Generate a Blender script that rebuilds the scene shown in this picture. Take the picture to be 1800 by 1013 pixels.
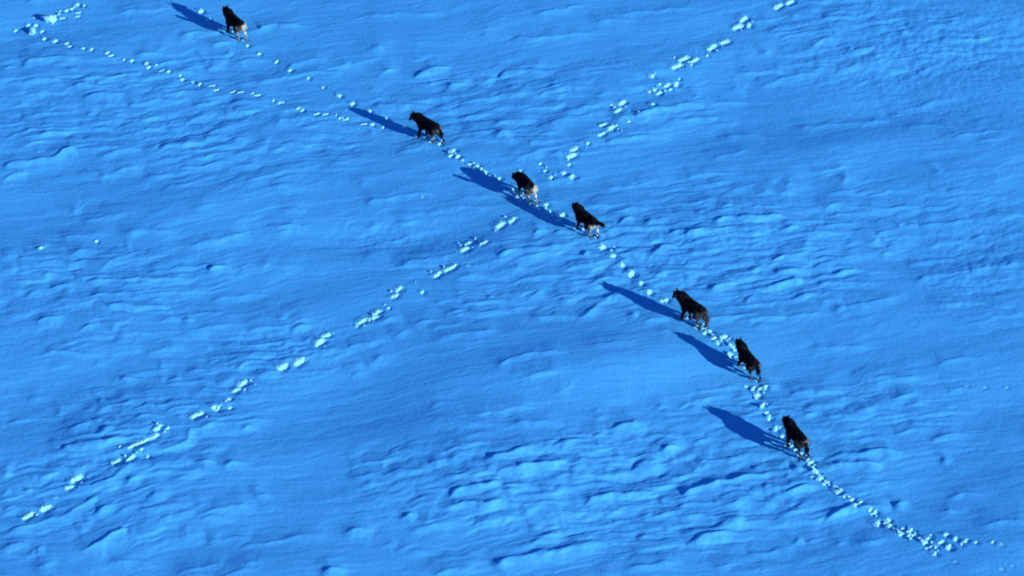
import bpy, bmesh, math, random
import numpy as np
from mathutils import Vector, Matrix

for o in list(bpy.data.objects):
    bpy.data.objects.remove(o)
scene = bpy.context.scene
col = scene.collection
R = math.radians

# ------------------------------------------------------------------ camera
DIST, PITCH, WIDTH = 140.0, R(38), 31.0          # slant distance, depression, metres across at the centre
CAM = Vector((0, -DIST * math.cos(PITCH), DIST * math.sin(PITCH)))
cam_d = bpy.data.cameras.new('camera')
cam_d.sensor_width = 36
cam_d.lens = 36 * DIST / WIDTH
cam_d.clip_start = 1
cam_d.clip_end = 12000
cam = bpy.data.objects.new('camera', cam_d)
cam.location = CAM
cam.rotation_euler = (R(90) - PITCH, 0, 0)
col.objects.link(cam)
scene.camera = cam

# ------------------------------------------------------------------ light
SUN_EL = R(17.9)
SH = Vector((-0.833, 0.553, 0)).normalized()      # the way shadows fall on the ground
world = bpy.data.worlds.new('World')
scene.world = world
world.use_nodes = True
wn = world.node_tree
bg = wn.nodes['Background']
sky = wn.nodes.new('ShaderNodeTexSky')
sky.sky_type = 'NISHITA'
sky.sun_disc = False
sky.sun_elevation = SUN_EL
sky.sun_rotation = math.atan2(-SH.x, -SH.y)
sky.altitude = 1500
sky.air_density = 1.0
sky.dust_density = 0.0
sky.ozone_density = 10.0
wn.links.new(sky.outputs[0], bg.inputs[0])
bg.inputs[1].default_value = 0.138
sun_d = bpy.data.lights.new('sun', 'SUN')
sun_d.energy = 5.0
sun_d.angle = R(0.5)
sun_d.color = (1.0, 0.97, 0.91)
sun = bpy.data.objects.new('sun', sun_d)
ray = Vector((SH.x * math.cos(SUN_EL), SH.y * math.cos(SUN_EL), -math.sin(SUN_EL)))
sun.rotation_euler = ray.to_track_quat('-Z', 'Y').to_euler()
sun.location = (30, -20, 20)
col.objects.link(sun)
vs = scene.view_settings
vs.view_transform = 'Standard'
vs.look = 'None'
vs.gamma = 1
vs.use_curve_mapping = False
vs.exposure = 0.13
scene.cycles.filter_width = 1.9


# ------------------------------------------------------------------ helpers
def ground(px, py):
    """photo pixel (1800 wide) -> metres on the level ground"""
    u = (px - 900) / 1800 * WIDTH / DIST
    v = -(py - 506.5) / 1800 * WIDTH / DIST
    cp, sp = math.cos(PITCH), math.sin(PITCH)
    dx, dy, dz = u, cp + v * sp, -sp + v * cp
    t = -CAM.z / dz
    return np.array((CAM.x + dx * t, CAM.y + dy * t))


def pixel(x, y):
    cp, sp = math.cos(PITCH), math.sin(PITCH)
    ry, rz = y - CAM.y, -CAM.z
    f = ry * cp - rz * sp
    up = ry * sp + rz * cp
    k = 1800 * DIST / WIDTH
    return 900 + k * x / f, 506.5 - k * up / f


rng = np.random.RandomState(7)
_ang = rng.rand(256 * 256) * 2 * np.pi
GX, GY = np.cos(_ang).astype(np.float32), np.sin(_ang).astype(np.float32)


def noise(x, y, s=0):
    x = np.asarray(x, float) + s * 17.37
    y = np.asarray(y, float) + s * 9.71
    xf, yf = np.floor(x), np.floor(y)
    fx, fy = (x - xf).astype(np.float32), (y - yf).astype(np.float32)
    xi, yi = xf.astype(np.int32) & 255, yf.astype(np.int32) & 255
    x1, y1 = ((xi + 1) & 255) << 8, (yi + 1) & 255
    xi = xi << 8
    u = fx * fx * fx * (fx * (fx * 6 - 15) + 10)
    v = fy * fy * fy * (fy * (fy * 6 - 15) + 10)
    gx1, gy1 = fx - 1, fy - 1
    k = xi | yi
    a = GX[k] * fx + GY[k] * fy
    k = x1 | yi
    a += (GX[k] * gx1 + GY[k] * fy - a) * u
    k = xi | y1
    c = GX[k] * fx + GY[k] * gy1
    k = x1 | y1
    c += (GX[k] * gx1 + GY[k] * gy1 - c) * u
    a += (c - a) * v
    return 1.5 * a


class Finder:
    """quick pick of the points inside a box"""
    def __init__(self, x, y):
        self.x = x
        self.order = np.argsort(y, kind='stable')
        self.ys = y[self.order]

    def box(self, x0, x1, y0, y1):
        sel = self.order[np.searchsorted(self.ys, y0):np.searchsorted(self.ys, y1)]
        xs = self.x[sel]
        return sel[(xs > x0) & (xs < x1)]


def smooth(e0, e1, x):
    t = np.clip((x - e0) / (e1 - e0), 0, 1)
    return t * t * (3 - 2 * t)


# ------------------------------------------------------------------ materials
def snow_material(name, bump, whiten=None):
    m = bpy.data.materials.new(name)
    m.use_nodes = True
    n, l = m.node_tree.nodes, m.node_tree.links
    p = n['Principled BSDF']
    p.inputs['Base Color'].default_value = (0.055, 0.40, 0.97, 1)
    p.inputs['Roughness'].default_value = 0.75
    p.inputs['Specular IOR Level'].default_value = 0.12
    tc = n.new('ShaderNodeNewGeometry')
    n1 = n.new('ShaderNodeTexNoise')
    n1.inputs['Scale'].default_value = 12
    n1.inputs['Detail'].default_value = 5
    n1.inputs['Roughness'].default_value = 0.65
    l.new(tc.outputs['Position'], n1.inputs['Vector'])
    b = n.new('ShaderNodeBump')
    b.inputs['Strength'].default_value = 1.0
    b.inputs['Distance'].default_value = bump
    l.new(n1.outputs['Fac'], b.inputs['Height'])
    l.new(b.outputs['Normal'], p.inputs['Normal'])
    # faint natural tint variation of wind-packed and loose snow
    n2 = n.new('ShaderNodeTexNoise')
    n2.inputs['Scale'].default_value = 0.35
    n2.inputs['Detail'].default_value = 4
    l.new(tc.outputs['Position'], n2.inputs['Vector'])
    r = n.new('ShaderNodeMix')
    r.data_type = 'RGBA'
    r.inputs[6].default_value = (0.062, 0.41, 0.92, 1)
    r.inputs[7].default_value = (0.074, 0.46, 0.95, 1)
    l.new(n2.outputs['Fac'], r.inputs[0])
    # paw-broken snow whitened to paint in the sunlit highlight of prints and lumps
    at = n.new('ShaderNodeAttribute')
    at.attribute_name = 'churn_highlight'
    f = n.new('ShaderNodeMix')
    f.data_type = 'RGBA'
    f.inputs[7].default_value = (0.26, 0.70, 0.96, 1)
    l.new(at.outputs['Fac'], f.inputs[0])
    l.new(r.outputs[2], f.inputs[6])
    if whiten is not None:
        f.inputs[0].default_value = whiten
        l.remove(f.inputs[0].links[0])
    l.new(f.outputs[2], p.inputs['Base Color'])
    return m


M_SNOW = snow_material('wind_packed_snow', 0.008)
M_CLOD = snow_material('broken_snow', 0.006, 1.0)

M_COAT = bpy.data.materials.new('wolf_coat')
M_COAT.use_nodes = True
_n, _l = M_COAT.node_tree.nodes, M_COAT.node_tree.links
_p = _n['Principled BSDF']
_a = _n.new('ShaderNodeAttribute')
_a.attribute_name = 'coat'
_l.new(_a.outputs['Color'], _p.inputs['Base Color'])
_p.inputs['Roughness'].default_value = 0.85
_p.inputs['Specular IOR Level'].default_value = 0.05


def plain(name, c, rough, spec=0.3):
    m = bpy.data.materials.new(name)
    m.use_nodes = True
    p = m.node_tree.nodes['Principled BSDF']
    p.inputs['Base Color'].default_value = (*c, 1)
    p.inputs['Roughness'].default_value = rough
    p.inputs['Specular IOR Level'].default_value = spec
    return m


M_EYE = plain('amber_eye', (0.25, 0.12, 0.02), 0.2, 0.5)
M_NOSE = plain('wet_nose', (0.006, 0.006, 0.007), 0.4, 0.4)

# ------------------------------------------------------------------ wind-carved drifts seen in the snow
# every ridge: amplitude, then points on the crest in photo pixels
RIDGES = """
1 12 125 24 113|2 35 117 60 107 100 104 145 102|1 105 128 150 121|1.5 10 150 70 140 115 142|2 125 158 145 150 190 152
1 30 172 90 162|2 145 175 170 168 220 164|1 60 192 110 188|1.5 220 185 260 178 330 172|1 175 187 200 183
1 180 205 230 198 275 196|1.2 25 225 60 217 85 214|1.5 5 245 50 228 110 225|2.5 0 297 30 285 90 278 120 263 140 258
2 0 320 20 305 45 300|1.3 130 262 200 260 250 262|2 375 85 385 76 420 73|1.5 385 97 400 90 415 92|1.3 352 107 372 101
2 360 120 375 113 395 115|1.5 405 112 430 103 465 102|2 450 52 480 45 545 45|1.5 500 120 530 107 590 104
1.2 440 150 500 133 560 125 600 128|1 250 265 290 250|1.2 405 250 430 242|1 480 265 505 255|1 455 253 480 245
1.2 480 225 505 208 545 215|1 280 222 330 215|1 300 300 360 290 420 283|1 430 320 500 300 560 292
2 665 133 680 124 700 122|3 730 135 750 124 790 116|3 785 160 795 147 820 144|2 840 150 855 143 868 143
2.5 875 135 890 128 930 125 970 128|1.5 885 160 900 153 920 155|2 960 162 975 153 1000 152|1.5 860 222 900 214 940 210
1.5 965 222 990 213 1020 210|3 870 247 882 238 905 233|1.7 930 245 960 237 990 233|1.5 930 262 945 252 1000 245
1.2 800 230 850 222|1.2 820 250 850 238|2 1075 212 1095 205 1120 204|2.5 1110 205 1145 196 1200 182 1240 175
1.5 1060 250 1100 243 1180 237|1.3 1170 212 1220 205 1270 198|1 1030 170 1080 167|1.3 1200 168 1250 165
1.2 900 195 960 190 1010 181|1.2 980 200 1030 190 1090 176|1 760 190 800 186|1 640 30 700 26 780 24|1 900 70 960 66 1040 60
1.3 1230 178 1310 174|1.3 1295 130 1340 123 1400 123|1.5 1420 90 1450 72 1480 68|1.3 1480 90 1510 82|1.2 1460 62 1480 56
1.3 1580 65 1600 55|1.5 1370 330 1390 325 1420 322|1.8 1480 327 1490 315 1515 320|1.2 1640 305 1655 300|1 1400 20 1450 15
1 1500 28 1540 20|1 1530 50 1570 45|1 1390 60 1420 50|1.2 1330 95 1360 88|1 1600 90 1650 80|1 1700 100 1760 92
1 1240 215 1300 208|1 1260 240 1340 232|1 1390 225 1480 215 1560 208
3 368 482 380 470 412 472|1.8 170 480 190 465 215 452 250 447|1 215 442 240 438|1.2 240 485 300 475 345 465
1.7 320 437 380 423 440 407|2 150 497 220 494 340 493|1.5 155 522 190 520 245 520|2 185 545 205 538 270 540 305 537
1.5 40 525 60 516 90 515|1.3 110 515 130 508|2 65 570 80 562 110 560|2.6 140 585 155 576 178 577|1.5 275 568 300 560 325 558
1.2 0 515 50 510|1.5 465 400 500 396 540 397|1.2 490 370 540 372|2.6 515 588 525 577 548 572|1.5 505 605 540 597 560 593
2 415 655 430 640 480 632|2 455 668 465 655 490 650|2 205 672 220 665 255 665|1.5 290 668 330 664|1.2 265 650 300 648
1.2 330 652 365 650|1.2 30 460 60 450|1.2 60 440 90 430|1.2 110 470 150 458|1 0 480 40 470|1 100 610 140 602|1.2 250 620 330 605
2 930 425 945 413 970 412|2 975 420 985 412 1012 411|2 875 455 890 447 940 442 985 438 1020 430|1.7 1010 462 1030 450 1047 445
3 1080 405 1100 392 1118 387|1.5 1050 415 1070 412 1085 412|1.7 1090 455 1110 447 1150 442|1.7 1125 437 1150 427 1172 425
2.7 1140 457 1165 440 1200 430|2.2 1060 482 1090 465 1120 460|1.5 1135 490 1170 480|3 1138 499 1160 486 1175 482
1.3 880 480 940 475|1.5 900 497 960 488 1025 484|2 1008 568 1035 555 1055 540 1082 517|1.5 785 555 800 548 840 547
1.8 928 532 945 518 958 513|1.4 858 526 872 517|1.2 720 575 745 565 790 560|1.2 690 595 720 580|1.5 650 640 670 628 700 622
1.2 660 565 710 555|2 1130 580 1145 568 1182 562|1.7 1100 565 1130 552|1.3 870 655 900 640 940 632 1000 630
1.2 610 660 650 650|1.2 760 600 830 590 880 586|1.2 960 560 1000 553|1.7 1180 470 1215 455|1.7 1190 495 1230 483
1.5 1200 365 1240 362 1262 365|1.8 1262 376 1275 365 1292 362|1.8 1315 372 1330 365 1355 364|2.6 1250 397 1270 388 1330 385 1400 385
3 1200 427 1220 413 1252 410|2 1370 410 1385 401 1420 400|1.6 1200 452 1250 442|3.3 1235 519 1265 505 1297 498
3 1330 516 1370 500 1395 493 1415 490|1.8 1300 541 1340 510|2 1355 485 1380 478 1420 470|1.6 1305 483 1350 470
1.4 1380 440 1440 435|1.4 1460 480 1500 475 1560 478|1.6 1440 372 1475 362 1520 366 1560 366 1635 362|1.6 1580 400 1592 391
1.5 1610 397 1650 393 1720 383|1.5 1550 450 1562 438|1.5 1525 428 1545 415|1.3 1460 545 1500 535|1.5 1290 570 1340 560 1400 558
1.4 1500 668 1550 662 1620 664|1.6 1370 346 1380 339 1410 341|1.7 1440 342 1490 338 1502 331|1.3 1390 520 1450 513|1.3 1420 530 1490 525
2 210 722 225 710 262 705|2 275 722 290 712 345 707|1.3 165 708 190 702|2 230 746 245 738 292 735|2.5 168 771 190 758 212 755
2.5 110 797 125 790 195 780 240 775|1.5 200 782 262 780|2 220 812 250 796 290 795 320 785 340 762 370 752 412 750
3 343 824 358 817 388 815|2.5 393 829 405 820 442 818|2.2 140 857 190 850 220 830 242 815|2.5 213 861 230 845 262 833
2.2 0 940 50 925 110 910 150 885 170 870|2.3 153 906 185 895 207 874|2.6 253 886 275 873 307 865|1.6 55 975 80 960
2.5 143 971 170 960 205 935 222 928|1.5 140 920 170 915|1.5 40 985 70 955|1.2 0 830 20 835|1.4 0 871 15 860|1.2 40 870 70 858
1.5 450 875 470 868|1.5 340 905 400 895 450 888|3 563 1011 580 1005 605 1003|1.5 60 840 110 835|1.4 100 820 150 808
1.5 0 900 40 890|1.5 0 965 60 950|1.5 60 1000 100 985|1.3 300 845 350 838|1.2 420 960 500 950 580 938
2.5 600 941 630 935 660 936|1.5 780 793 850 790|3.2 828 822 880 812 905 802 942 792|1.6 910 805 930 793 962 785
3.2 968 791 1000 783 1042 775|1.8 1028 778 1050 768 1072 770|4 1078 765 1095 752 1110 748 1145 747|3.2 868 846 900 835 960 825 1000 815
1.7 855 855 890 845|4 788 887 810 870 850 862 892 855|4 778 906 800 895 850 893 902 888|3 703 916 740 907|1.8 910 910 940 900
1.8 1020 795 1050 792 1080 797|2 1030 843 1080 838 1112 833|4.2 1108 827 1140 812 1167 805|4.2 1158 802 1175 790 1202 788
1.8 1080 808 1100 803|3.2 1018 891 1060 878 1110 868 1152 865|2 1150 886 1180 872|2.2 928 962 960 945 1002 933|1.8 940 875 1000 870
3.4 868 997 900 985 960 975 1010 965 1062 950|1.8 1008 962 1040 950|1.8 830 928 880 915|1.8 1160 938 1190 922|1.7 1100 1000 1200 985
1.8 770 850 830 845|1.8 720 925 780 918|1.8 880 875 920 870|1.7 960 905 1000 898|1.8 1060 905 1100 895|1.8 1120 910 1160 900
2 1215 785 1230 775 1252 770|1.5 1200 720 1240 715|2 1258 809 1310 800|3.6 1198 871 1230 858 1290 845 1357 832|2 1213 826 1232 818
3.2 1368 869 1400 862 1437 853|1.8 1390 826 1412 820|2.6 1440 823 1500 818 1552 818|2.6 1440 811 1495 802 1545 795 1582 793
2.6 1248 926 1290 915 1317 912|3.2 1208 956 1245 942 1302 930|3.6 1448 922 1480 897 1500 893 1572 888|3 1573 891 1592 879
2 1388 956 1412 941|2 1380 695 1420 690 1482 687|1.5 1400 722 1440 715 1492 712|1.4 1395 735 1440 725|1.4 1500 725 1540 720
1.2 1640 715 1690 710|1.4 1630 770 1690 760|1.3 1655 810 1672 805|1.5 1500 850 1560 845|1.5 1470 765 1530 757|1.5 1560 700 1620 692
1.7 1300 765 1340 758|1.6 1260 890 1320 880|1.5 1500 960 1560 948|1.3 1640 905 1700 897|1.6 1320 880 1370 890
"""


def parse_ridges():
    out = []
    for line in RIDGES.strip().splitlines():
        for item in line.split('|'):
            v = [float(t) for t in item.split()]
            pts = np.array([ground(v[i], v[i + 1]) for i in range(1, len(v), 2)])
            # Catmull-Rom through the crest points
            P = np.vstack([2 * pts[0] - pts[1], pts, 2 * pts[-1] - pts[-2]])
            res = []
            for i in range(1, len(P) - 2):
                for t in np.linspace(0, 1, 4)[:-1]:
                    a, b, c, d = P[i - 1], P[i], P[i + 1], P[i + 2]
                    res.append(.5 * ((2 * b) + (c - a) * t + (2 * a - 5 * b + 4 * c - d) * t * t + (3 * b - a - 3 * c + d) * t ** 3))
            res.append(P[-2])
            res = np.array(res)
            out.append((v[0], res if res[0, 0] < res[-1, 0] else res[::-1]))
    return out


RIDGE_LIST = parse_ridges()

# patches of stronger ripples: photo centre, half sizes, strength
PATCH = [(980, 860, 330, 110, 1.0), (1300, 850, 200, 130, .7), (1150, 440, 170, 90, .9), (1350, 430, 220, 110, .7),
         (200, 500, 220, 100, .6), (150, 860, 200, 110, .7), (300, 730, 160, 70, .6), (200, 200, 260, 110, .7),
         (480, 240, 200, 70, .6), (900, 190, 260, 90, .6), (1600, 70, 240, 80, .5), (1680, 420, 130, 110, .35),
         (480, 620, 130, 60, .6), (1500, 740, 260, 80, .45), (980, 500, 200, 60, .5), (700, 420, 160, 60, .25)]
# the many lesser lobes between them, thickest where the photo is most rippled
_r = np.random.RandomState(21)
_w = np.array([p[2] * p[3] * p[4] for p in PATCH])
for _k in range(760):
    if _k < 560:
        cx, cy, sx, sy, st = PATCH[_r.choice(len(PATCH), p=_w / _w.sum())]
        u, v = cx + _r.normal(0, .55) * sx, cy + _r.normal(0, .55) * sy
    else:
        u, v, st = _r.uniform(-40, 1840), _r.uniform(-30, 1040), .5
    ln, rise, am = _r.uniform(28, 125), _r.uniform(2, 6), _r.uniform(.55, 1.35) * (.6 + .65 * st)
    tilt = math.tan(R(_r.normal(8, 4)))
    out = [ground(u + t * ln, v - tilt * t * ln - rise * (1 - (2 * abs(t + .1)) ** 2)) for t in (-.5, -.32, -.1, .15, .5)]
    RIDGE_LIST.append((am, np.array(out)))
# broad swells: photo centre, half sizes, height in metres
SWELL = [(1150, 640, 330, 60, .05), (820, 420, 240, 26, -.05), (160, 390, 260, 40, -.05), (120, 720, 200, 50, -.04),
         (520, 950, 200, 50, -.05), (720, 720, 200, 60, -.05), (1300, 620, 260, 40, .03), (1050, 900, 340, 120, .06),
         (1500, 190, 260, 40, -.04), (1620, 260, 240, 40, .04), (300, 300, 300, 30, -.04), (480, 560, 220, 30, .03)]


# stretches of slope that lie a little towards (-) or away from (+) the low sun: photo centre, half sizes, slope
TILT = [(480, 940, 180, 60, .05), (150, 385, 200, 40, .05), (120, 720, 170, 50, .05), (820, 420, 180, 40, .05), (720, 720, 150, 80, .045),
        (1650, 300, 160, 60, .03), (1700, 150, 160, 60, .03), (1750, 850, 150, 120, .04), (200, 60, 200, 40, .02), (1350, 170, 120, 30, .03),
        (60, 990, 120, 60, .03), (1200, 640, 280, 60, -.05), (1000, 860, 260, 110, -.05), (1400, 420, 240, 90, -.03), (1150, 220, 200, 80, -.03),
        (850, 80, 200, 60, -.02), (1300, 900, 160, 80, -.04), (520, 680, 120, 40, -.02), (250, 160, 160, 50, -.02)]


def terrain(x, y):
    """height of the snow, without the tracks"""
    x = np.asarray(x, float)
    y = np.asarray(y, float)
    px, py = pixel(x, np.clip(y, -60, 200))
    wx = x + .10 * noise(x / .55, y / .55, 1) + .02 * noise(x / .17, y / .17, 2)
    wy = y + .10 * noise(x / .55, y / .55, 3) + .02 * noise(x / .17, y / .17, 4)
    th = R(13) + R(9) * noise(x / 7, y / 7, 5)
    ca, sa = math.cos(R(13)), math.sin(R(13))
    a = wx * ca + wy * sa
    b = -wx * sa + wy * ca + .5 * noise(x / 5, y / 5, 5)
    h = .10 * noise(x / 11, y / 8, 6) + .055 * noise(a / 5.5, b / 1.9, 7)
    far = np.exp(-np.maximum(0, np.hypot(x, y - 2) - 30) / 40)
    h = h + (1 - far) * 1.5 * noise(x / 90, y / 70, 31)
    for (cx, cy, sx, sy, amp) in SWELL:
        h = h + 1.6 * amp * np.exp(-((px - cx) / sx) ** 2 - ((py - cy) / sy) ** 2)
    for (cx, cy, sx, sy, k) in TILT:
        c = ground(cx, cy)
        h = h - 1.6 * k * (SH.x * (x - c[0]) + SH.y * (y - c[1])) * np.exp(-((px - cx) / sx) ** 2 - ((py - cy) / sy) ** 2)
    msk = np.full_like(x, .24)
    for (cx, cy, sx, sy, amp) in PATCH:
        msk = msk + amp * np.exp(-(((px - cx) / sx) ** 2 + ((py - cy) / sy) ** 2) ** 1.5)
    msk = np.clip(msk * (1 + .8 * noise(x / 2.2, y / 1.4, 8)), .04, 1.3)
    # leaning ripples: the wave is pushed forward by its own height
    n0 = noise(a / 1.25, b / .42, 9)
    n1 = noise(a / 1.25, (b + .05 * n0) / .42, 9)
    m0 = noise(a / .5, b / .19, 10)
    m1 = noise(a / .5, (b + .02 * m0) / .19, 10)
    h = h + msk * (.034 * n1 + .011 * m1 + .008 * np.abs(noise(a / .30, b / .22, 11)))
    # fine combed streaks and grain
    h = h + .0060 * noise(a / 2.4, b / .13, 12) * (.5 + msk) + .002 * noise(x / .12, y / .12, 13)
    g = np.exp(-((px - 1650) / 260) ** 2 - ((py - 90) / 120) ** 2) + .8 * np.exp(-((px - 1720) / 120) ** 2 - ((py - 470) / 90) ** 2)
    g = g + .5 * np.exp(-((px - 700) / 140) ** 2 - ((py - 420) / 60) ** 2) + .6 * np.exp(-((px - 500) / 110) ** 2 - ((py - 620) / 50) ** 2)
    h = h + g * (.010 * noise(x / .22, y / .26, 14) + .005 * noise(x / .10, y / .12, 15))
    # crests that can be told apart
    crest = np.zeros_like(x)
    find = Finder(x, y)
    for k, (amp, P) in enumerate(RIDGE_LIST):
        lo, hi = P.min(0) - .95, P.max(0) + .95
        sel = find.box(lo[0], hi[0], lo[1], hi[1])
        if len(sel) == 0:
            continue
        X, Y = wx[sel], wy[sel]
        best = np.full(len(sel), 1e9)
        sd = np.zeros(len(sel))
        tt = np.zeros(len(sel))
        nseg = len(P) - 1
        for i in range(nseg):
            A, B = P[i], P[i + 1]
            e = B - A
            L2 = e @ e
            t0 = ((X - A[0]) * e[0] + (Y - A[1]) * e[1]) / L2
            t = np.clip(t0, 0, 1)
            dx, dy = X - A[0] - t * e[0], Y - A[1] - t * e[1]
            d2 = dx * dx + dy * dy
            nrm = np.array((-e[1], e[0])) / math.sqrt(L2)
            if nrm @ np.array((SH.x, SH.y)) < 0:
                nrm = -nrm
            s = dx * nrm[0] + dy * nrm[1]
            up = d2 < best
            best = np.where(up, d2, best)
            sd = np.where(up, s, sd)
            over = np.where((t0 < 0) & (i == 0), t0, np.where((t0 > 1) & (i == nseg - 1), t0 - 1, 0))
            tt = np.where(up, (i + t + over) / nseg, tt)
        dist = np.sqrt(best)
        length = np.hypot(*(np.diff(P, axis=0).T)).sum()
        # taper towards both ends
        tl = min(.55, .6 * length)
        tap = smooth(-.12, tl, tt * length) * smooth(-.12, tl, (1 - tt) * length)
        A0 = .048 * amp ** .82
        near = np.exp(-(np.maximum(0, -sd) / (.125 + .035 * amp)) ** 1.25)
        # a sharp lip on a low terrace that runs out behind
        lip = .33 + .27 * float(smooth(1.6, 3.4, amp))
        farp = lip * np.exp(-(np.maximum(0, sd) / (.065 + .012 * amp)) ** 2) + (1 - lip) * (1 - smooth(0, .9, sd))
        lat = np.where(np.abs(dist) > np.abs(sd) + 1e-6, np.exp(-(np.maximum(0, dist - np.abs(sd)) / .25) ** 2), 1)
        lump = .9 + .3 * noise(X / .5, Y / .5, 16)
        crest[sel] = np.maximum(crest[sel], A0 * tap * near * farp * lat * lump)
    return h + crest


# ------------------------------------------------------------------ the pack: stance, coat and place of each wolf
LONG = .87          # body length against height
CREAM = (.55, .62, .52)
TAN = (.10, .105, .108)
GREYB = (.06, .065, .072)
HANG = [(-.57, 0, .66), (-.62, 0, .50), (-.62, 0, .34)]
WOLVES = [
    dict(seed=1, at=(414, 60), heading=38, fl=(.36, 0), fr=(.18, 0), hl=(-.30, 0), hr=(-.50, 0), tail=[(-.50, .05, .79), (-.54, .09, .90), (-.49, .12, 1.0)], tail_z=.68,
         rise=.0, head_yaw=-18, head_pitch=-15, neck_yaw=-4, rump=CREAM, rump_x=-.34, rump_z=.74, rump_right=True, leg=(.24, .26, .22), leg_f=.8, fleg_f=.15,
         grizzle=GREYB, face=GREYB, label='topmost wolf, black with pale cream hind legs, alone near the top edge'),
    dict(seed=2, at=(753, 243), heading=50, fl=(.40, 0), fr=(.14, 0.0), hl=(-.28, 0), hr=(-.56, 0), tail=[(-.56, -.02, .62), (-.60, -.03, .47), (-.60, -.03, .33)],
         rise=-.02, head_yaw=14, head_pitch=-42, neck_yaw=8, rump=(.25, .26, .265), rump_x=-.38, rump_z=.70, rump_right=True, leg=TAN, leg_f=.7, fleg_f=.25,
         grizzle=GREYB, face=GREYB, label='dark wolf with lowered head, second from the top, walking up left'),
    dict(seed=3, at=(925, 347), heading=31, fl=(.32, 0), fr=(.22, 0), hl=(-.36, 0), hr=(-.48, 0), tail=[(-.50, .05, .80), (-.54, .09, .92), (-.48, .12, 1.04)], tail_z=.70,
         rise=-.20, head_yaw=4, head_pitch=-34, neck_yaw=8, rump=CREAM, rump_x=-.26, rump_z=.80, rump_right=True, leg=(.27, .29, .24), leg_f=.9, fleg_f=.1,
         grizzle=GREYB, face=GREYB, label='wolf with broad cream haunches where the two trails cross'),
    dict(seed=4, at=(1030, 411), heading=40, fl=(.34, 0), fr=(.12, 0), hl=(-.34, 0), hr=(-.52, 0), tail=[(-.56, -.04, .71), (-.68, -.10, .69), (-.80, -.14, .64)],
         rise=-.03, head_yaw=-24, head_pitch=-14, neck_yaw=-6, rump=CREAM, rump_x=-.38, rump_z=.63, leg=TAN, leg_f=.9, fleg_f=.2, tail_z=.4,
         grizzle=GREYB, face=GREYB, label='black wolf with outstretched tail and pricked ears, cream patch under the tail'),
    dict(seed=5, at=(1217, 568), heading=44, fl=(.38, 0), fr=(.18, .05), hl=(-.36, 0), hr=(-.44, 0), tail=[(-.58, -.01, .62), (-.64, -.02, .44), (-.63, -.02, .24)],
         rise=.05, head_yaw=6, head_pitch=-40, neck_yaw=12, rump=(.075, .075, .075), rump_x=-.30, rump_z=.70, leg=(.06, .06, .06), leg_f=.8, fleg_f=.1,
         grizzle=GREYB, face=(.13, .14, .12), face_f=.85, tail_c=(.078, .076, .076), tail_z=.1, scale=1.06,
         label='shaggy dark brown wolf turning its head to the left, pale cheek showing'),
    dict(seed=6, at=(1315, 655), heading=29, fl=(.44, .06), fr=(.24, 0), hl=(-.30, 0), hr=(-.54, 0), tail=[(-.56, -.02, .63), (-.59, -.02, .49), (-.58, -.02, .36)],
         rise=.08, head_yaw=-14, head_pitch=-20, neck_yaw=2, rump=(.19, .205, .215), rump_x=-.36, rump_z=.68, rump_right=True, leg=(.12, .14, .15), leg_f=.8, fleg_f=.3,
         grizzle=(.02, .028, .034), grizzle_f=.8, face=GREYB, label='grey-backed black wolf walking second from the rear of the line'),
    dict(seed=7, at=(1399, 792), heading=28, fl=(.34, 0), fr=(.20, 0), hl=(-.40, 0), hr=(-.50, 0), tail=[(-.56, -.01, .62), (-.60, -.02, .46), (-.58, -.02, .32)],
         rise=-.02, head_yaw=-14, head_pitch=-16, neck_yaw=2, rump=(.19, .205, .215), rump_x=-.22, rump_z=.74, rump_right=True, leg=(.12, .14, .15), leg_f=.7,
         fleg_f=.2, grizzle=GREYB, face=GREYB, scale=1.05, label='last wolf of the line, black with greyish hindquarters, lowest in the picture'),
]


def wolf_feet(sp):
    """paw positions on the ground that are planted"""
    g, h, sc = ground(*sp['at']), R(90 + sp['heading']), sp.get('scale', 1.0)
    out = []
    for key, fy in (('fl', .09), ('fr', -.09), ('hl', .09), ('hr', -.09)):
        fx, lift = sp[key]
        fx *= LONG
        out.append((g[0] + sc * (fx * math.cos(h) - fy * math.sin(h)), g[1] + sc * (fx * math.sin(h) + fy * math.cos(h)), lift))
    return out


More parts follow.
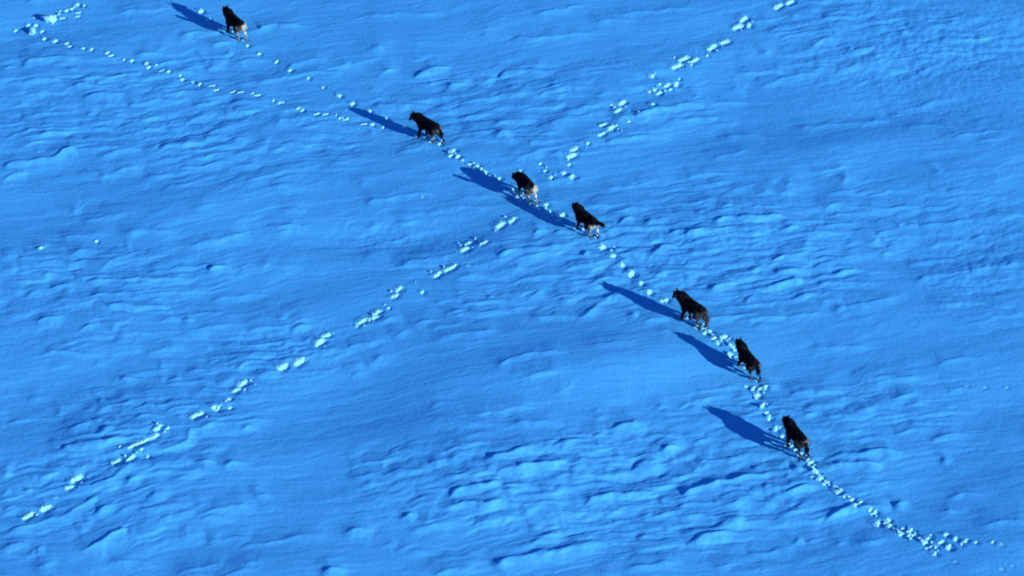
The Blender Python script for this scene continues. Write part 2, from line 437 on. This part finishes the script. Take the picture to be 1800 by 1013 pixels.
# ------------------------------------------------------------------ tracks
# photo x, y, kind: n = paw print, b = big, s = small, e = plunge mark drawn out along the bounding trail,
# E = the same, bigger, w = drawn out sideways along the upper-left trail, f = faint old print
TRACKS = {
    'turning trail in the upper left corner': """28 51.5 n|50 42.5 n|63.5 43 n|73.5 53 n|78 67.5 b|97 71.5 b|118 77 n|123 82 n|147 87 n
161 89 n|189 94 n|195.5 99 w|218.5 105 s|232 107 n|258 112 n|261.5 118 n|275 114 s|284.5 124 w|297 125.5 n|61 31 s|98 27.5 s|110 30.5 w
106 19.5 s|117 19 n|126.5 16 n|137 9 b|148 10.5 s|138 22 w|137 28 w|76 28 s|320.5 137.5 n|317 131 s|340 142.5 n|351 146.5 n
373 149 w|380.5 156.5 w|410 160 w|423 161.5 w|444 164 s|452 167 w|481 176.5 s|494 179 w|525 190 n|531 193 n|557 200 w|572 201 w
592 201 s|600 207 w|608 209 w|641 217.5 w|656 218 n|674 222 s""",
    'single file of prints behind the topmost wolf': """435 79 n|456 93 n|486 106 n|510 122 b|542 136 n|568 151.5 n|597.5 166 b|620 180.5 b|650 194 n
677.5 206 b|709 221 n|714 230.5 s|354 21 b|365.5 35 b|762.5 245 n|757.5 251 s|773 255.5 n""",
    'trail between the second and fourth wolf': """797 268 b|793 276.5 n|805 278 b|826.5 291 n|838.5 294.5 b|853 305 b|860 309 s|878 315 n|915 301 s
902 335 n|907 346.5 s|915 346 n|916 356 n|932 358.5 s|943.5 367 n|960.5 364 n|965.5 376.5 b|989 382 b|983.5 391 b""",
    'trail between the fourth and fifth wolf': """1014.5 406 n|1038.5 420 n|1060 437.5 b|1080.5 436 s|1076 443 s|1078.5 454 b|1095 470.5 b|1110.5 485 b|1127.5 501.5 b
1142 517.5 b|1164.5 532.5 n|1171.5 531 n|1208 562 n|1225 580 n""",
    'trail between the fifth and last wolf': """1237 581 n|1240 590 n|1248.5 586.5 b|1256 600 b|1262 609 n|1269 601 n|1274 596 b|1281 599 n|1288.5 614.5 b
1285 628 b|1302.5 638.5 n|1312 680.5 s|1326.5 682 n|1336 685 b|1346.5 681.5 n|1332 695 b|1342.5 713 b|1348 727 n|1353 737 n|1366 754 b|1375 769 n
1385 776 n|1392.5 786 n|1399 793.5 n""",
    'trail running out behind the last wolf': """1407 801 n|1421 809 n|1426 815.5 b|1429.5 823 n|1435.5 833 b|1443 843.5 b|1452 850 b|1428 840.5 s|1469 857.5 n|1473.5 865.5 b
1486.5 873.5 n|1498 879 n|1513 884 n|1505 891 b|1530 898 n|1537 902 b|1545 921 b|1562.5 915.5 n|1564.5 926 b|1575.5 935 n|1583.5 942 b|1587.5 931 n|1601.5 935 b
1597 945 n|1605 943.5 b|1614 950 n|1631 951 b|1635.5 943.5 s|1626.5 958 b|1629 968 s|1635.5 966 s|1644.5 966.5 n|1644 977.5 n|1654.5 958 b
1663 944 b|1668 966.5 b|1680 952.5 b|1691 961.5 s|1698 956 n|1715 959 s|1744.5 959.5 s|1760 963 f|1679 992 f|1760 1006 f|1778 1001 f""",
    'bounding trail towards the upper right': """950 290 s|958 302 s|969 314 b|992 306.5 n|1006.5 312.5 b|1000.5 292 s|1005 277 E|1009.5 265.5 e|1033.5 255.5 s|1058 238 e|1061 221 e
1075 227 e|1087 228 s|1106 214.5 s|1123 200 s|1087.5 196 e|1075 186.5 s|1094 182 e|1147.5 184 n|1142 159.5 n|1151.5 157 n|1158.5 161 b|1160.5 148 n|1173 149 e
1179.5 155.5 s|1189.5 146 b|1147.5 134.5 n|1191 117 E|1202.5 105 E|1186.5 102 s|1221 106.5 e|1216 114 s|1244 98.5 s|1252.5 84 E|1274.5 74 E
1297 47.5 E|1307.5 34.5 E|1317 44.5 b|1368 12 E|1389 4.5 E|1194 137 s""",
    'bounding trail towards the lower left': """901 391 e|880 399.5 E|850.5 430.5 e|818 439 E|823 428 e|810.5 431 s|799 470 e|788 475 e|769 483 E|824 470.5 f|743 514 n|702 508.5 e|695 520 e
682.5 541 s|664 549.5 E|660.5 557 e|649 562 n|636.5 565 E|628 573 s|574 589 e|563 602 E|527 635.5 E|498 645 E|427 674 E|416.5 686.5 e|430.5 686 s
403 703 n|382 721 b|376 720 n|404.5 719.5 n|347 734 E|364 736 s|279.5 759 E|296 759.5 s|272 774 E|258 780 e|245 786 e|233 792 e|212 792 s|250 797 s|260 807 s|231 810 e|205 815.5 E
135 844 E|123.5 859 e|81 894.5 E|51 908 E|99.5 875 f""",
    'faint old prints': "0 445 f|38 443 f|72 438 s|170 424 s|744 348 f|1700 678 f|1732 679 f|1770 679 f",
}
KIND = {  # half length along the push, half width across it, depth, push direction
    'n': (.088, .082, .036, 146), 'b': (.112, .108, .050, 146), 's': (.062, .058, .027, 146),
    'e': (.094, .155, .042, 132), 'E': (.116, .20, .053, 132), 'w': (.064, .118, .027, 112), 'f': (.07, .06, .007, 146)}
PRINTS = []
for trail, txt in TRACKS.items():
    for it in txt.replace('\n', '|').split('|'):
        q = it.split()
        c = ground(float(q[0]), float(q[1]))
        la, lb, dep, push = KIND[q[2]]
        push = R(push + rng.uniform(-12, 12))
        k = rng.uniform(.88, 1.15) * (.84 if trail.startswith(('turning', 'single')) else 1)
        if k < .97:
            lb, dep = lb * .85, dep * .88
        la, lb = la * k, lb * rng.uniform(.9, 1.15)
        # the wall of the print stands at the spot seen in the photo
        PRINTS.append((c[0] - .45 * la * math.cos(push), c[1] - .45 * la * math.sin(push), la, lb, dep * rng.uniform(.85, 1.2), push))

for sp in WOLVES:
    for fx, fy, lift in wolf_feet(sp):
        if lift < .02:
            PRINTS.append((fx, fy, .075, .075, .036, R(146)))

PROFILE = np.array([(-1.4, 0), (-.9, -.2), (.05, -1), (.22, -1), (.36, -.5), (.66, .35), (.86, .55), (1.15, .55), (1.8, .38), (2.7, .13), (3.5, 0)])


def tracks(x, y, want_lit=False):
    """every print: a gentle way in, a steep front wall and the snow pushed up ahead of it"""
    pit = np.zeros_like(x)
    rimz = np.zeros_like(x)
    loose_lit = np.zeros_like(x)
    find = Finder(x, y)
    for k, (cx, cy, la, lb, dep, push) in enumerate(PRINTS):
        m = max(la * 3.7, lb * 1.9) + .06
        sel = find.box(cx - m, cx + m, cy - m, cy + m)
        if len(sel) == 0:
            continue
        dx, dy = x[sel] - cx, y[sel] - cy
        dx = dx + .035 * noise(x[sel] / .12, y[sel] / .12, 20) + .012 * noise(x[sel] / .045, y[sel] / .045, 25)
        dy = dy + .035 * noise(x[sel] / .12, y[sel] / .12, 21) + .012 * noise(x[sel] / .045, y[sel] / .045, 26)
        p = (dx * math.cos(push) + dy * math.sin(push)) / la
        q = (-dx * math.sin(push) + dy * math.cos(push)) / lb
        z = dep * np.interp(p, PROFILE[:, 0], PROFILE[:, 1]) * (1 - smooth(.55, 1.45, np.abs(q)))
        z = z * (1 + .45 * noise(x[sel] / .07, y[sel] / .07, 22))
        fr = np.interp(p, [-.5, .2, .5, 1.0, 1.7], [0, .7, 1, .85, 0]) * (1 - smooth(.7, 1.25, np.abs(q))) * min(1, dep / .02)  # mask of the painted highlight, strongest on the steep wall facing the sun
        loose_lit[sel] = np.maximum(loose_lit[sel], fr)
        pit[sel] = np.maximum(pit[sel], -z)
        rimz[sel] = np.maximum(rimz[sel], z)
    z = rimz * np.exp(-(pit / .02)) - pit
    return (z, loose_lit) if want_lit else z


def print_frame(pr):
    """centre and half axes of the piece of snow a print takes up"""
    cx, cy, la, lb, dep, push = pr
    return cx + 1.0 * la * math.cos(push), cy + 1.0 * la * math.sin(push), 2.75 * la, 1.6 * lb, push


def cover(x, y):
    """1 well inside a print's own patch of snow, 0 outside it"""
    c = np.zeros_like(x)
    find = Finder(x, y)
    for pr in PRINTS:
        cx, cy, sx, sy, ang = print_frame(pr)
        m = max(sx, sy)
        sel = find.box(cx - m, cx + m, cy - m, cy + m)
        if len(sel):
            dx, dy = x[sel] - cx, y[sel] - cy
            p = dx * math.cos(ang) + dy * math.sin(ang)
            q = -dx * math.sin(ang) + dy * math.cos(ang)
            c[sel] = np.maximum(c[sel], 1 - smooth(.70, .88, np.sqrt((p / sx) ** 2 + (q / sy) ** 2)))
    return c


def grid_axis(lo, hi, step, reach):
    core = np.arange(lo, hi + step / 2, step)
    ext, d, s = [], 0.0, step
    while d < reach:
        s *= 1.16
        d += s
        ext.append(d)
    ext = np.array(ext)
    return np.concatenate([lo - ext[::-1], core, core[-1] + ext])


def mesh_from(name, V, F):
    me = bpy.data.meshes.new(name)
    V = np.asarray(V, np.float32)
    F = np.asarray(F, np.int32)
    me.vertices.add(len(V))
    me.vertices.foreach_set('co', V.ravel())
    k = F.shape[1]
    me.loops.add(F.size)
    me.loops.foreach_set('vertex_index', F.ravel())
    me.polygons.add(len(F))
    me.polygons.foreach_set('loop_start', np.arange(0, F.size, k, dtype=np.int32))
    me.polygons.foreach_set('use_smooth', np.ones(len(F), bool))
    me.update(calc_edges=True)
    return me


gx = grid_axis(-18.6, 18.6, .032, 3500)
gy = grid_axis(-15.5, 19.5, .034, 3500)
XX, YY = np.meshgrid(gx, gy)
X, Y = XX.ravel(), YY.ravel()
Z = terrain(X, Y) + tracks(X, Y) - .03 * cover(X, Y)
nx, ny = len(gx), len(gy)
idx = np.arange(nx * ny).reshape(ny, nx)
F = np.stack([idx[:-1, :-1].ravel(), idx[:-1, 1:].ravel(), idx[1:, 1:].ravel(), idx[1:, :-1].ravel()], 1)
me = mesh_from('snow_field', np.stack([X, Y, Z], 1), F)
me.materials.append(M_SNOW)
snow = bpy.data.objects.new('snow_field', me)
snow['kind'] = 'structure'
snow['label'] = 'blue wind-rippled snow field crossed by animal trails'
col.objects.link(snow)
del X, Y, Z, XX, YY, F, idx

# each print is a piece of the snow field with its own finer surface
NR, NS = 13, 28
rr = np.linspace(0, 1, NR + 1)[1:]
tt = np.arange(NS) * 2 * np.pi / NS
disc = np.vstack([[0, 0], np.stack([np.outer(rr, np.cos(tt)).ravel(), np.outer(rr, np.sin(tt)).ravel()], 1)])
drad = np.hypot(disc[:, 0], disc[:, 1])
quad = [(1 + i * NS + j, 1 + (i + 1) * NS + j, 1 + (i + 1) * NS + (j + 1) % NS, 1 + i * NS + (j + 1) % NS) for i in range(NR - 1) for j in range(NS)]
allx, ally = [], []
for pr in PRINTS:
    cx, cy, sx, sy, ang = print_frame(pr)
    p, q = disc[:, 0] * sx, disc[:, 1] * sy
    allx.append(cx + p * math.cos(ang) - q * math.sin(ang))
    ally.append(cy + p * math.sin(ang) + q * math.cos(ang))
AX, AY = np.concatenate(allx), np.concatenate(ally)


def height(x, y):
    return terrain(x, y) + tracks(x, y)


AT, AL = tracks(AX, AY, True)
EPS = .012
nA = len(AX)
HH = height(np.concatenate([AX, AX + EPS, AX - EPS, AX, AX]), np.concatenate([AY, AY, AY, AY + EPS, AY - EPS])).reshape(5, nA)
AZ = HH[0]
NX = (HH[1] - HH[2]) / (2 * EPS)
NY = (HH[3] - HH[4]) / (2 * EPS)
NN = np.stack([-NX, -NY, np.ones_like(NX)], 1)
NN /= np.linalg.norm(NN, axis=1)[:, None]
nv = len(disc)
faces = [(0, 1 + j, 1 + (j + 1) % NS) for j in range(NS)] + quad
for k, pr in enumerate(PRINTS):
    sl = slice(k * nv, (k + 1) * nv)
    z = AZ[sl] + .0015 + .0010 * (k % 5) - .012 * smooth(.88, 1.0, drad)
    pm = bpy.data.meshes.new('paw_print')
    pm.from_pydata(np.stack([AX[sl] - pr[0], AY[sl] - pr[1], z], 1).tolist(), [], faces)
    pm.polygons.foreach_set('use_smooth', np.ones(len(faces), bool))
    pm.normals_split_custom_set_from_vertices(NN[sl].tolist())
    ca = pm.attributes.new('churn_highlight', 'FLOAT', 'POINT')
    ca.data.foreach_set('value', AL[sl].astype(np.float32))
    pm.materials.append(M_SNOW)
    po = bpy.data.objects.new('paw_print', pm)
    po.parent = snow
    po.location = (pr[0], pr[1], 0)
    col.objects.link(po)


def zsnow(x, y):
    a, b = np.atleast_1d(np.asarray(x, float)), np.atleast_1d(np.asarray(y, float))
    return terrain(a, b) + tracks(a, b)


# ------------------------------------------------------------------ wolves
def tube(bm, pts, ry, rz, n=14):
    """closed tube of ellipses along pts; ry sideways, rz up and down"""
    pts = [Vector(p) for p in pts]
    rings = []
    for i, p in enumerate(pts):
        t = (pts[min(i + 1, len(pts) - 1)] - pts[max(i - 1, 0)]).normalized()
        up = Vector((0, 0, 1)) if abs(t.z) < .85 else Vector((1, 0, 0))
        s = up.cross(t).normalized()
        u = t.cross(s).normalized()
        rings.append([bm.verts.new(p + s * (ry[i] * math.cos(a)) + u * (rz[i] * math.sin(a))) for a in [2 * math.pi * k / n for k in range(n)]])
    for a, b in zip(rings, rings[1:]):
        for k in range(n):
            bm.faces.new((a[k], a[(k + 1) % n], b[(k + 1) % n], b[k]))
    bm.faces.new(rings[0][::-1])
    bm.faces.new(rings[-1])


def lerp(a, b, t):
    return a + (b - a) * t


def build_wolf(spec):
    bm = bmesh.new()
    # trunk: deep chest, tucked belly, rump
    T = [(-.52, .67, .05, .06), (-.49, .665, .10, .115), (-.40, .66, .135, .150), (-.26, .655, .135, .150), (-.08, .645, .145, .165),
         (.10, .625, .155, .190), (.24, .615, .160, .205), (.36, .625, .150, .195), (.45, .655, .120, .155), (.50, .67, .07, .09)]
    bend = spec.get('bend', 0.0)
    yb = lambda x: bend * (x * x) * 1.0
    tube(bm, [(x, yb(x), z) for x, z, _, _ in T], [r * .95 for _, _, r, _ in T], [r * 1.12 for _, _, _, r in T], 18)
    # withers and mane
    rise, reach = spec.get('rise', .06), spec.get('reach', 0.0)
    nyaw = R(spec.get('neck_yaw', 0))
    n0 = Vector((.30, yb(.3), .68))
    nd = Vector((math.cos(nyaw), math.sin(nyaw), 0))
    n1 = n0 + nd * .18 + Vector((0, 0, .06 + rise * .6))
    n2 = n0 + nd * (.33 + reach) + Vector((0, 0, .09 + rise))
    tube(bm, [n0, lerp(n0, n1, .6), n1, lerp(n1, n2, .55), n2], [.135, .152, .148, .138, .11], [.165, .185, .175, .15, .11], 16)
    hy, hp = R(spec.get('head_yaw', 0)), R(spec.get('head_pitch', -15))
    hd = Vector((math.cos(hp) * math.cos(hy), math.cos(hp) * math.sin(hy), math.sin(hp)))
    hs = Vector((-math.sin(hy), math.cos(hy), 0))
    hu = hd.cross(hs)
    hu = -hu if hu.z < 0 else hu
    H = n2 - hd * .02
    hpts = [(-.05, 0, .06, .06), (.0, .01, .10, .095), (.06, .015, .108, .10), (.12, .01, .092, .085), (.165, -.01, .062, .062),
            (.22, -.02, .045, .046), (.28, -.025, .037, .038), (.305, -.025, .026, .026)]
    tube(bm, [H + hd * a + hu * b for a, b, _, _ in hpts], [r * 1.12 for _, _, r, _ in hpts], [r for _, _, _, r in hpts], 14)
    for s in (-1, 1):
        base = H + hd * .025 + hs * (.058 * s) + hu * .075
        tip = base + hu * .105 + hs * (.022 * s) + hd * .008
        tube(bm, [base - hu * .03, base + hu * .01, lerp(base, tip, .55), tip], [.046, .044, .028, .008], [.026, .024, .017, .007], 8)
    # legs
    for side, fx, lift in (('l', *spec['fl']), ('r', *spec['fr'])):
        s = 1 if side == 'l' else -1
        y0 = .095 * s
        sh = Vector((.30, y0 + yb(.3), .60))
        el = Vector((.22 + .30 * (fx - .28), y0 * 1.12 + yb(.3), .42 + lift * .25))
        paw = Vector((fx, y0 * .95 + yb(.3), .035 + lift))
        wr = lerp(el, paw, .52) + Vector((.030 + lift * .45, 0, lift * .12))
        tube(bm, [sh, lerp(sh, el, .5), el, lerp(el, wr, .5), wr, lerp(wr, paw, .55), paw], [.085, .085, .065, .052, .045, .038, .040],
             [.11, .105, .072, .056, .047, .040, .040], 10)
        tube(bm, [paw + Vector((-.035, 0, -.004)), paw + Vector((0, 0, 0)), paw + Vector((.045, 0, -.010)), paw + Vector((.075, 0, -.02))],
             [.028, .042, .044, .026], [.025, .036, .030, .016], 10)
    for side, fx, lift in (('l', *spec['hl']), ('r', *spec['hr'])):
        s = 1 if side == 'l' else -1
        y0 = .092 * s
        ybk = yb(-.4)
        hip = Vector((-.38, y0 * .95 + ybk, .64))
        kn = Vector((-.27 + .38 * (fx + .44), y0 * 1.25 + ybk, .45 + lift * .35))
        paw = Vector((fx, y0 + ybk, .035 + lift))
        hock = Vector((fx - .075, y0 * 1.05 + ybk, .235 + lift * .85))
        tube(bm, [hip, lerp(hip, kn, .5), kn, lerp(kn, hock, .5), hock, lerp(hock, paw, .55), paw], [.10, .105, .085, .060, .043, .038, .040],
             [.145, .14, .105, .068, .046, .040, .040], 12)
        tube(bm, [paw + Vector((-.035, 0, -.004)), paw, paw + Vector((.045, 0, -.010)), paw + Vector((.072, 0, -.02))],
             [.028, .040, .042, .024], [.025, .034, .028, .016], 10)
    # tail
    tl = [Vector((-.44, 0, .72))] + [Vector(p) for p in spec['tail']]
    tp = []
    for i in range(len(tl) - 1):
        tp += [tl[i], lerp(tl[i], tl[i + 1], .5)]
    tp.append(tl[-1])
    m = len(tp)
    tr = [lerp(.035, .062, min(1, i / (m * .5))) if i < m * .62 else lerp(.062, .014, (i - m * .62) / (m * .38)) for i in range(m)]
    tube(bm, tp, tr, tr, 10)
    bmesh.ops.recalc_face_normals(bm, faces=bm.faces)
    raw = bpy.data.meshes.new('raw')
    bm.to_mesh(raw)
    bm.free()
    tmp = bpy.data.objects.new('raw', raw)
    col.objects.link(tmp)
    rm = tmp.modifiers.new('union', 'REMESH')
    rm.mode = 'VOXEL'
    rm.voxel_size = .0125
    sm = tmp.modifiers.new('soft', 'SMOOTH')
    sm.factor = .5
    sm.iterations = 4
    dg = bpy.context.evaluated_depsgraph_get()
    me = bpy.data.meshes.new_from_object(tmp.evaluated_get(dg))
    bpy.data.objects.remove(tmp)
    bpy.data.meshes.remove(raw)
    nvt = len(me.vertices)
    V = np.empty(nvt * 3, np.float32)
    me.vertices.foreach_get('co', V)
    V = V.reshape(-1, 3)
    N = np.empty(nvt * 3, np.float32)
    me.vertices.foreach_get('normal', N)
    N = N.reshape(-1, 3)
    # shaggy unevenness of the winter coat
    V2 = V + N * (.010 * noise(V[:, 0] / .07 + V[:, 1] * 9, V[:, 2] / .07 + V[:, 1] * 5, 23 + spec['seed']))[:, None] * (V[:, 2] > .3)[:, None]
    me.vertices.foreach_set('co', V2.astype(np.float32).ravel())
    # coat colours
    hx = np.array(H)
    headd = np.linalg.norm(V - (hx + np.array(hd) * .12), axis=1)
    cblack = np.array((.0075, .0065, .0095))
    C = np.tile(cblack, (nvt, 1))
    jig = .035 * noise(V[:, 0] / .08, V[:, 2] / .08 + V[:, 1] * 6, 24 + spec['seed'])
    x, y, z = V[:, 0], V[:, 1], V[:, 2]

    def mix(C, c, f):
        return C * (1 - f[:, None]) + np.array(c) * f[:, None]
    C = mix(C, spec['grizzle'], spec.get('grizzle_f', .3) * smooth(.6, 1.0, .5 + noise(x / .07, z / .06 + y * 13, 40 + spec['seed'])) * smooth(.66, .78, z))
    # lower legs
    C = mix(C, spec['leg'], smooth(.56, .32, z + jig) * spec.get('leg_f', 1) * (x < .1) + smooth(.30, .18, z + jig) * spec.get('fleg_f', .5) * (x >= .1))
    # haunch and rump
    rx, rzz = spec.get('rump_x', -.36), spec.get('rump_z', .66)
    ysel = 1.0 if not spec.get('rump_right') else (.25 + .75 * smooth(.09, -.05, y))
    rf = smooth(rx + .05, rx - .05, x + jig) * smooth(rzz + .03, rzz - .05, z + jig) * smooth(.22, .32, z)
    C = mix(C, spec['rump'], np.clip(rf * ysel, 0, 1) * spec.get('rump_f', 1))
    # tail stays dark except for its underside
    tailf = (x < -.53) & (z > spec.get('tail_z', .22))
    C = np.where(tailf[:, None], np.array(spec.get('tail_c', cblack)), C)
    # muzzle and cheeks
    rel = V - hx
    ff = smooth(.12, .20, rel @ np.array(hd)) * (headd < .3)
    C = mix(C, spec['face'], ff * spec.get('face_f', .6))
    ck = (np.abs(rel @ np.array(hs)) > .07) & (rel @ np.array(hu) < .02) & (headd < .2)
    C = mix(C, spec['face'], ck.astype(float) * spec.get('face_f', .6))
    C *= (1 + .5 * noise(x / .02, z / .05 + y * 20, 50))[:, None].clip(.5, 1.6)

    def paint(mesh, cols):
        at = mesh.attributes.new('coat', 'FLOAT_COLOR', 'POINT')
        at.data.foreach_set('color', np.hstack([cols, np.ones((len(cols), 1))]).astype(np.float32).ravel())
        mesh.materials.clear()
        mesh.materials.append(M_COAT)
    paint(me, C)
    me.polygons.foreach_set('use_smooth', np.ones(len(me.polygons), bool))
    wolf = bpy.data.objects.new('wolf', me)
    col.objects.link(wolf)
    # guard hairs
    rs = np.random.RandomState(spec['seed'])
    pick = rs.choice(nvt, 7000)
    pick = pick[(V[pick, 2] > .16)]
    n_ = len(pick)
    P, Nn = V2[pick], N[pick]
    legs = (V[pick, 2] < .42)
    onhead = headd[pick] < .22
    back = np.tile(np.array((-1.0, 0, -.35)), (n_, 1))
    back[legs] = (-.35, 0, -1)
    back[onhead] = -np.array(hd) * 1.0
    D = back + Nn * .75 + rs.normal(0, .22, (n_, 3))
    D /= np.linalg.norm(D, axis=1)[:, None]
    L = np.where(legs, .028, np.where(onhead, .028, .05)) * rs.uniform(.6, 1.3, n_)
    S = np.cross(D, rs.normal(0, 1, (n_, 3)))
    S /= np.linalg.norm(S, axis=1)[:, None]
    w = np.where(legs, .004, .007)[:, None]
    base = P - Nn * .006
    FV = np.stack([base - S * w, base + S * w, base + D * L[:, None]], 1).reshape(-1, 3)
    fm = mesh_from('fur', FV, np.arange(n_ * 3).reshape(-1, 3))
    paint(fm, np.repeat(C[pick], 3, axis=0))
    fo = bpy.data.objects.new('fur', fm)
    fo.parent = wolf
    col.objects.link(fo)

    def ball(name, p, r, mat):
        b = bmesh.new()
        bmesh.ops.create_icosphere(b, subdivisions=2, radius=r)
        for f in b.faces:
            f.smooth = True
        mm = bpy.data.meshes.new(name)
        b.to_mesh(mm)
        b.free()
        mm.materials.append(mat)
        ob = bpy.data.objects.new(name, mm)
        ob.parent = wolf
        ob.location = p
        col.objects.link(ob)
        return ob
    for s in (-1, 1):
        ball('eye', H + hd * .145 + hs * (.05 * s) + hu * .042, .012, M_EYE)
    nz = ball('nose', H + hd * .312 - hu * .015, .020, M_NOSE)
    nz.scale = (.8, 1.1, .8)
    # stand it on the snow
    g = ground(*spec['at'])
    h = R(90 + spec['heading'])
    wolf.rotation_euler = (0, 0, h)
    sc = spec.get('scale', 1.0)
    wolf.scale = (sc * LONG, sc, sc)
    ft = wolf_feet(spec)
    fz = terrain(np.array([f[0] for f in ft]), np.array([f[1] for f in ft]))
    wolf.location = (g[0], g[1], float(np.mean(fz)) - .105)
    wolf['label'] = spec['label']
    wolf['category'] = 'wolf'
    wolf['group'] = 'wolves walking in line across the snow'
    return wolf


for s in WOLVES:
    build_wolf(s)

# ------------------------------------------------------------------ broken lumps of snow thrown out of the tracks
CLODS = [
    (86.5, 34, .19, 'largest snow lump, beside the trail in the upper left corner'),
    (56, 54, .15, 'second largest snow lump, just below left of the biggest one'),
]
SMALL = [  # where, size range, photo points from the top down
    ('in the upper left corner trail', .035, .06, [(73, 30), (45, 48), (103, 25), (130, 14), (92, 40)]),
    ('on the trail between the second and third wolves', .035, .065, [(800, 272), (812, 284), (832, 289), (846, 300), (870, 311), (788, 270)]),
    ('around the feet of the wolf at the trail crossing', .035, .065, [(903, 338), (911, 336), (908, 347), (914, 357), (921, 349), (947, 371)]),
    ('just left of the wolf with outstretched tail', .035, .065, [(958, 370), (971, 383), (981, 385), (992, 388), (985, 395), (1013, 402)]),
    ('on the trail between the brown wolf and the next', .035, .065, [(1241, 584), (1252, 592), (1259, 605), (1266, 598), (1277, 602), (1283, 611), (1291, 619), (1280, 626), (1293, 630)]),
    ('on the trail between the two rearmost wolves', .035, .065, [(1322, 686), (1342, 689), (1328, 700), (1338, 717), (1349, 712), (1351, 732), (1361, 757), (1370, 752), (1378, 774), (1389, 781)]),
    ('on the dense trail just behind the last wolf', .035, .06, [(1418, 813), (1432, 819), (1430, 829), (1440, 838), (1449, 846), (1457, 852), (1477, 862), (1492, 874), (1509, 887)]),
    ('where the trail spreads at the lower right', .035, .06, [(1540, 907), (1556, 920), (1570, 930), (1580, 938), (1594, 938), (1608, 938), (1600, 950), (1620, 955), (1637, 957), (1648, 972)]),
    ('on the bounding trail right of the crossing', .025, .045, [(960, 296), (975, 309), (998, 283), (1016, 271), (1030, 262), (1066, 233), (1083, 222), (1092, 230), (1099, 188), (1080, 190)]),
    ('on the bounding trail near the upper right edge', .025, .045, [(1155, 152), (1168, 158), (1184, 150), (1150, 130), (1195, 122), (1210, 110), (1223, 91), (1260, 89), (1303, 52), (1322, 38)]),
    ('on the bounding trail just left of the crossing', .025, .045, [(888, 384), (870, 408), (835, 420), (806, 426), (830, 436), (780, 470), (757, 478), (730, 496), (687, 512)]),
    ('halfway down the bounding trail to the lower left', .025, .045, [(676, 535), (671, 545), (655, 553), (640, 572), (585, 585), (570, 608), (540, 630), (440, 668), (448, 675), (421, 680)]),
    ('on the bounding trail in the lower left corner', .025, .045, [(397, 707), (388, 715), (289, 765), (276, 752), (240, 802), (220, 806), (143, 850), (92, 890), (65, 905)]),
]
ORD = ['first', 'second', 'third', 'fourth', 'fifth', 'sixth', 'seventh', 'eighth', 'ninth', 'tenth']


def clod_mesh(seed):
    bm = bmesh.new()
    bmesh.ops.create_icosphere(bm, subdivisions=2, radius=1)
    r = random.Random(seed)
    ph = [r.uniform(0, 9) for _ in range(3)]
    for v in bm.verts:
        c = v.co.copy()
        k = 1 + .22 * math.sin(2.3 * c.x + ph[0]) * math.cos(2.9 * c.y + ph[1]) + .18 * math.sin(4.1 * c.z + 3 * c.x + ph[2]) + r.uniform(-.12, .12)
        v.co = Vector((c.x * k * 1.05, c.y * k * .9, c.z * k * .72))
    m = bpy.data.meshes.new('snow_lump')
    bm.to_mesh(m)
    bm.free()
    m.materials.append(M_CLOD)
    return m


LUMPS = [clod_mesh(i) for i in range(8)]
r_ = random.Random(11)


clod_list = [(px, py, sz, lab, 'big lumps in the upper left corner') for px, py, sz, lab in CLODS]
for where, s0, s1, pts in SMALL:
    pts = sorted(pts, key=lambda t: t[1])
    for k, (px, py) in enumerate(pts):
        clod_list.append((px, py, r_.uniform(s0, s1), '%s snow lump from the top %s' % (ORD[k], where), 'small snow lumps ' + where))
gp = np.array([ground(c[0], c[1]) for c in clod_list])
gz = zsnow(gp[:, 0], gp[:, 1])
for (px, py, size, lab, grp), g, z in zip(clod_list, gp, gz):
    o = bpy.data.objects.new('snow_lump', LUMPS[r_.randrange(8)])
    o.location = (g[0], g[1], float(z) + size * .35)
    o.rotation_euler = (r_.uniform(-.3, .3), r_.uniform(-.3, .3), r_.uniform(0, 6.28))
    o.scale = (size * r_.uniform(.85, 1.2), size * r_.uniform(.85, 1.15), size * r_.uniform(.8, 1.1))
    o['label'] = lab
    o['category'] = 'snow lump'
    o['group'] = grp
    col.objects.link(o)
